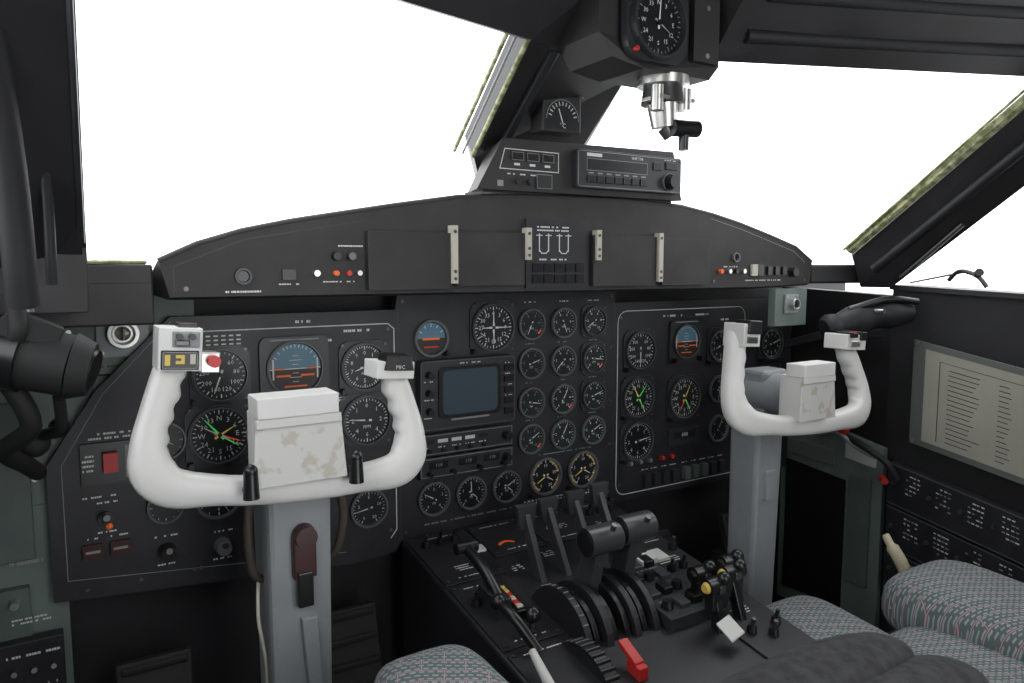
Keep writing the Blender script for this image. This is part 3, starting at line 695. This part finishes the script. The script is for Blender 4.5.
b.slab([tp(.085,.775,.020),tp(.125,.785,.020),tp(.120,.815,.034),tp(.080,.805,.034)],(0,0,.003),'label_white')
plate(.145,.18,.88,.91,.012,'frame_grey',.004)
for i in range(8):
    a=math.pi*(.2+.6*i/8); a2=math.pi*(.2+.6*(i+1)/8)
    P=[tp(-.07+math.cos(t)*r,1.19+math.sin(t)*r,.0045) for t,r in((a,.018),(a2,.018),(a2,.024),(a,.024))]
    b.add(P,[(0,1,2,3)],'orange')
b.obj('pedestal_panels',CP,bevel=.001)
b=MB()
def fin(x,yc,r,w,k,zc=None):
    zc=(pz(yc)-.03) if zc is None else zc; n=24
    ring=[(yc+r*math.cos(math.pi*i/n),zc+r*math.sin(math.pi*i/n)) for i in range(n+1)]
    b.slab([(x-w/2,q[0],q[1]) for q in ring],(w,0,0),k)
for x in(-.118,-.078,-.020,.020): fin(x,.96,.088,.012,'panel')
for x in(-.098,-.062,-.036,0): fin(x,.96,.080,.010,'black')
for x in(-.118,):
    for i in range(12):
        a=math.pi*(.15+.7*i/12)
        r=.0885; yy=.96+r*math.cos(a); zz=pz(.96)-.03+r*math.sin(a); b.box(x-.005,x+.005,yy-.001,yy+.001,zz-.001,zz+.0008,'dim')
b.obj('throttle_quadrant',CP,bevel=.0015)
def lever(name,x,y0,z0,y1,z1,w,t,head,k='black'):
    b=MB(); d=Vector((0,y1-y0,z1-z0)); n=Vector((0,-d.z,d.y)).normalized()*t/2
    b.slab([Vector((x-w/2,y0,z0))-n*1.3,Vector((x-w/2,y1,z1))-n,Vector((x-w/2,y1,z1))+n,Vector((x-w/2,y0,z0))+n*1.3],(w,0,0),k)
    head(b); return b.obj(name,CP,bevel=.002)
for x in(-.038,.036):
    def head(b,x=x):
        o=.006 if x>0 else 0
        b.cyl((x-.033,.955,.645+o),(x+.033,.955,.645+o),.025,.025,'lever',n=28)
        b.cyl((x-.036,.955,.645+o),(x-.033,.955,.645+o),.018,.024,'black',n=24); b.cyl((x+.033,.955,.645+o),(x+.036,.955,.645+o),.024,.018,'black',n=24)
        b.box(x-.014,x+.010,.945,.985,.60,.635,'lever')
        b.cyl((x+.005,.93,.668),(x+.005,.925,.678),.005,.005,'dmetal',n=8)
    lever('power_lever' if x<0 else 'power_lever.001',x-.010,1.00,.46,.957,.64,.022,.036,head,'lever')
for i,(x,yt,zt) in enumerate(((-.075,1.13,.652),(-.018,1.14,.652),(.045,1.14,.655),(.105,1.14,.662))):
    def head(b,x=x,yt=yt,zt=zt):
        b.prism([(x-.018,zt-.012),(x-.013,zt-.034),(x+.013,zt-.034),(x+.018,zt-.012),(x+.022,zt+.012),(x-.022,zt+.012)],yt-.007,yt+.007,'lever')
    lever('condition_lever' if i==0 else 'condition_lever.%03d'%i,x,1.06,.50,yt,zt-.01,.012,.020,head,'lever')
for i,(x,yb,yt,zt,k) in enumerate(((.175,.83,.86,.575,'yellow'),(.115,.83,.84,.572,'yellow'),(.215,.87,.90,.57,'black'),(.145,.9,.90,.565,'black'))):
    def head(b,x=x,yt=yt,zt=zt,k=k):
        b.cyl((x-.022,yt,zt),(x+.022,yt,zt),.015,.015,'black',n=18); b.cyl((x-.027,yt,zt),(x-.022,yt,zt),.007,.010,k,n=14); b.sphere((x+.01,yt-.008,zt+.012),.012,'black'); b.box(x-.016,x+.02,yt-.01,yt+.01,zt-.04,zt-.01,'black')
        b.box(x-.006,x+.008,yt-.016,yt-.008,zt-.01,zt+.004,'dmetal')
    lever('fuel_lever' if i==0 else 'fuel_lever.%03d'%i,x,yb,pz(yb)-.02,yt,zt-.01,.014,.016,head)
b=MB()
b.tube(catmull([tp(-.20,1.0,.02),tp(-.20,1.06,.05),tp(-.205,1.12,.065)],5),[.010]*10+[.009],'black')
b.cyl(tp(-.225,1.12,.065),tp(-.185,1.12,.065),.011,.011,'black',n=16)
b.slab([tp(-.215,1.0,.0),tp(-.185,1.0,.0),tp(-.185,1.06,.0),tp(-.215,1.06,.0)],(0,0,.035),'bezel')
for i in range(6):
    b.slab([tp(-.18,.99+i*.011,.02),tp(-.168,.99+i*.011,.02),tp(-.168,1.0+i*.011,.02),tp(-.18,1.0+i*.011,.02)],(0,0,.004),('cream','red')[i%2] if i<4 else 'yellow')
b.slab([tp(-.182,.985,.0),tp(-.160,.985,.0),tp(-.160,1.06,.0),tp(-.182,1.06,.0)],(0,0,.0195),'black')
b.tube(catmull([tp(-.20,.90,.01),tp(-.215,.94,.04),tp(-.22,.98,.045)],5),.009,'black'); b.sphere(tp(-.22,.985,.045),.014,'black')
b.sphere(tp(-.175,.955,.03),.014,'black'); b.cyl(tp(-.175,.955,0),tp(-.175,.955,.03),.006,.006,'dmetal')
b.tube([tp(-.235,.80,.01),tp(-.225,.88,.03)],[.009,.006],'label_white')
b.slab([tp(-.095,.80,.015),tp(-.077,.80,.015),tp(-.077,.84,.028),tp(-.095,.84,.028)],(0,0,.008),'red'); b.slab([tp(-.095,.79,.0),tp(-.077,.79,.0),tp(-.077,.82,.0),tp(-.095,.82,.0)],(0,0,.02),'red')
b.obj('flap_and_brake_handles',CP,bevel=.0015)
b=MB()
b.cyl((-.150,.86,.445),(-.128,.86,.445),.085,.085,'panel',n=40)
for i in range(40):
    a=2*math.pi*i/40; b.cyl((-.152,.86+.084*math.cos(a),.445+.084*math.sin(a)),(-.126,.86+.084*math.cos(a),.445+.084*math.sin(a)),.004,.004,'black',n=6)
b.obj('pitch_trim_wheel',CP)

# ------------------------------------------------------------ RIGHT SIDE
b=MB()
def sx_(y): return .888+(1.02-y)*.02
tilt=.21
for r in range(3):
    z0=.635-r*.105
    ya,yb=1.015,.50
    za,zb=z0,z0-(ya-yb)*tilt*.9
    b.slab([(sx_(ya),ya,za-.098),(sx_(yb),yb,zb-.098),(sx_(yb),yb,zb),(sx_(ya),ya,za)],(.03,0,0),'panel')
    for o in(0,-.0955): b.add([(sx_(ya)-.0006,ya,za+o),(sx_(yb)-.0006,yb,zb+o),(sx_(yb)-.0006,yb,zb+o-.0022),(sx_(ya)-.0006,ya,za+o-.0022)],[(0,1,2,3)],'rim')
    for yy0 in(.97,.90,.83,.76,.69,.62):
      for col_ in range(5):
        for q in range(4):
          if random.random()<.72:
            yy=yy0-q*.009; zc=z0-(1.015-yy)*tilt*.9-.016-col_*.011; l=random.uniform(.004,.008); X=sx_(yy)-.0006
            b.add([(X,yy,zc),(X,yy-l,zc-l*.19),(X,yy-l,zc-l*.19+.003),(X,yy,zc+.003)],[(0,1,2,3)],'mark' if random.random()<.65 else 'dim')
    for yy in(1.0,.915,.845,.775,.70,.6):
        zc=z0-(1.015-yy)*tilt*.9-.045
        b.cyl((sx_(yy),yy,zc),(sx_(yy)-.006,yy,zc),.005,.005,'dmetal',n=10)
b.obj('circuit_breaker_panel',bevel=.002)
b=MB()
A=Vector((.918,.985,.685)); U_=Vector((.035,-.40,-.08)); V_=Vector((0,0,.245)); Nn=Vector((.008,0,0))
def pq(u0,u1,v0,v1,off,k):
    o=Vector((-off,0,0)); b.add([A+U_*u+V_*v+o for u,v in((u0,v0),(u1,v0),(u1,v1),(u0,v1))],[(0,1,2,3)],k)
b.slab([A,A+U_,A+U_+V_,A+V_],Nn,'frame_grey'); pq(.07,.97,.06,.94,.001,'paper')
for r in range(16):
    v=.80-r*.045
    pq(.20,.20+random.uniform(.12,.18),v-.005,v+.003,.002,'ink'); pq(.46,.46+random.uniform(.03,.07),v-.005,v+.003,.002,'ink'); pq(.62,.62+random.uniform(.1,.2),v-.005,v+.003,.002,'ink')
pq(.15,.9,.855,.86,.002,'ink'); pq(.15,.155,.1,.86,.002,'ink')
for u,v in((.025,.03),(.025,.97),(.98,.03),(.98,.97)): 
    p=A+U_*u+V_*v; b.cyl(p,p-Vector((.004,0,0)),.006,.006,'metal',n=10)
b.obj('document_placard',bevel=.001)
b=MB()
b.tube(catmull([(.715,1.08,.955),(.76,1.06,.97),(.83,1.02,.990),(.89,.98,.995)],5),[.024,.030,.033,.030,.026,.030,.034,.036,.033,.029,.032,.036,.034,.030,.026,.022],'lining',n=16)
b.tube(catmull([(.76,1.05,1.0),(.82,1.0,1.025),(.88,.96,1.02)],5),.008,'black')
b.slab([(.73,1.2,.90),(.90,1.2,.90),(.90,1.05,.93),(.73,1.1,.93)],(0,0,.02),'lining')
b.cyl((.80,1.02,1.0),(.80,.990,1.0),.005,.005,'metal',n=10)
b.obj('flexible_duct',bevel=.002)
b=MB(); b.tube(catmull([(.70,.90,.525),(.695,.885,.51),(.70,.865,.48),(.71,.855,.445),(.715,.85,.41)],5),[.008]*6+[.013]*9+[.012]*6,'beige',n=14)
b.cyl((.715,.85,.42),(.74,.87,.29),.010,.010,'dmetal'); b.box(.72,.79,.84,.90,.0,.30,'lining'); b.obj('nosewheel_steering_handle')
b=MB(); b.tube(catmull([(.935,.84,1.055),(.93,.86,1.08),(.935,.90,1.09),(.95,.93,1.07)],5),.005,'dmetal'); b.cyl((.93,.86,1.083),(.92,.85,1.088),.009,.009,'dmetal'); b.tube([(.935,.88,1.09),(.95,1.02,1.062)],.0025,'column'); b.obj('window_latch')

# ------------------------------------------------------------ LEFT SIDE
b=MB(); dz=.028
b.cyl((-.90,1.05,.985+dz),(-.785,1.02,.955+dz),.037,.037,'rubber',n=24); b.cyl((-.785,1.02,.955+dz),(-.765,1.016,.950+dz),.040,.032,'rubber',n=24)
b.cyl((-.765,1.016,.950+dz),(-.762,1.015,.949+dz),.026,.024,'black',n=24)
b.cyl((-.86,1.04,.975+dz),(-.83,1.03,.967+dz),.041,.041,'black',n=24); b.box(-.95,-.86,1.02,1.30,.95+dz,1.0+dz,'rubber')
b.slab([(-.87,1.0,1.0+dz),(-.80,1.0,.98+dz),(-.79,1.0,1.0+dz),(-.84,1.0,1.025+dz)],(0,.05,0),'rubber')
b.tube(catmull([(-.85,1.04,.97),(-.83,1.06,.91),(-.86,1.12,.87),(-.84,1.2,.83),(-.83,1.28,.80)],6),.012,'rubber')
b.tube(catmull([(-.80,1.04,.945),(-.80,1.08,.90),(-.82,1.15,.88),(-.80,1.25,.86)],6),.007,'rubber')
b.sphere((-.80,1.22,.875),.014,'black'); b.sphere((-.83,1.2,.86),.020,'rubber')
b.cyl((-.822,.98,1.05),(-.826,.99,1.11),.004,.004,'dmetal'); b.tube(catmull([(-.84,1.02,1.07),(-.835,1.0,1.03),(-.85,1.03,1.0)],5),.010,'rubber')
b.obj('map_light',bevel=.002)

# ------------------------------------------------------------ SEATS
def cushion(b,c,s,k,e=.45,rot=(0,0,0),n=32):
    R=Matrix.Rotation(rot[2],3,'Z')@Matrix.Rotation(rot[0],3,'X')@Matrix.Rotation(rot[1],3,'Y')
    f=lambda a,p:math.copysign(abs(a)**p,a); vs=[]; h=n//2
    for i in range(h+1):
        t=-math.pi/2+math.pi*i/h
        for j in range(n):
            p=2*math.pi*j/n
            v=Vector((s[0]*f(math.cos(t),e)*f(math.cos(p),e),s[1]*f(math.cos(t),e)*f(math.sin(p),e),s[2]*f(math.sin(t),.75)))
            vs.append(Vector(c)+R@v)
    b.add(vs,[(i*n+j,i*n+(j+1)%n,(i+1)*n+(j+1)%n,(i+1)*n+j) for i in range(h) for j in range(n)],k,True)
b=MB()
cushion(b,(.635,.65,.450),(.125,.17,.065),'fabric',rot=(.06,0,0)); cushion(b,(.365,.80,.398),(.115,.14,.055),'fabric',rot=(.1,0,0))
cushion(b,(.50,.54,.39),(.24,.22,.07),'fabric'); cushion(b,(.53,.08,.75),(.23,.06,.35),'fabric',rot=(.12,0,0))
b.box(.33,.70,.20,.62,.26,.34,'dmetal'); b.box(.36,.40,.2,.6,0,.28,'dmetal'); b.box(.63,.67,.2,.6,0,.28,'dmetal')
b.obj('cockpit_seat')
b=MB()
cushion(b,(-.42,.74,.560),(.075,.13,.05),'fabric',rot=(.05,0,0)); cushion(b,(-.66,.74,.540),(.09,.13,.05),'fabric'); cushion(b,(-.56,.50,.48),(.22,.22,.06),'fabric')
b.box(-.74,-.36,.30,.65,.36,.44,'dmetal'); b.box(-.70,-.66,.3,.62,0,.36,'dmetal'); b.box(-.42,-.38,.3,.62,0,.36,'dmetal')
b.obj('cockpit_seat.001')
b=MB()
cushion(b,(-.15,.52,.580),(.27,.06,.065),'sheep',rot=(0,-.05,0),e=.85); cushion(b,(-.04,.47,.560),(.24,.06,.070),'sheep',rot=(0,.05,0),e=.8)
b.box(-.10,-.04,.49,.54,pz(.5),.56,'dmetal')
b.obj('armrest')

# ------------------------------------------------------------ world / light / camera
w=D.worlds.new('overcast_sky'); scn.world=w; w.use_nodes=True
bg=w.node_tree.nodes['Background']; bg.inputs['Color'].default_value=(.97,.985,1,1); bg.inputs['Strength'].default_value=3.5
l=D.lights.new('added_rear_fill','AREA'); l.energy=5; l.size=.5; l.color=(1,.98,.95)  # added fill lamp, out of view, brightens the cockpit from behind
o=D.objects.new('added_rear_fill',l); scn.collection.objects.link(o); o.location=(-.1,-.6,1.6); o.rotation_euler=(math.radians(40),0,0)

c=D.cameras.new('camera'); c.lens=26.37; c.sensor_width=36; c.clip_start=.02
co=D.objects.new('camera',c); scn.collection.objects.link(co)
co.location=(-.81,0,1.10); co.rotation_euler=(math.radians(90-5.7),0,math.radians(-32)); scn.camera=co
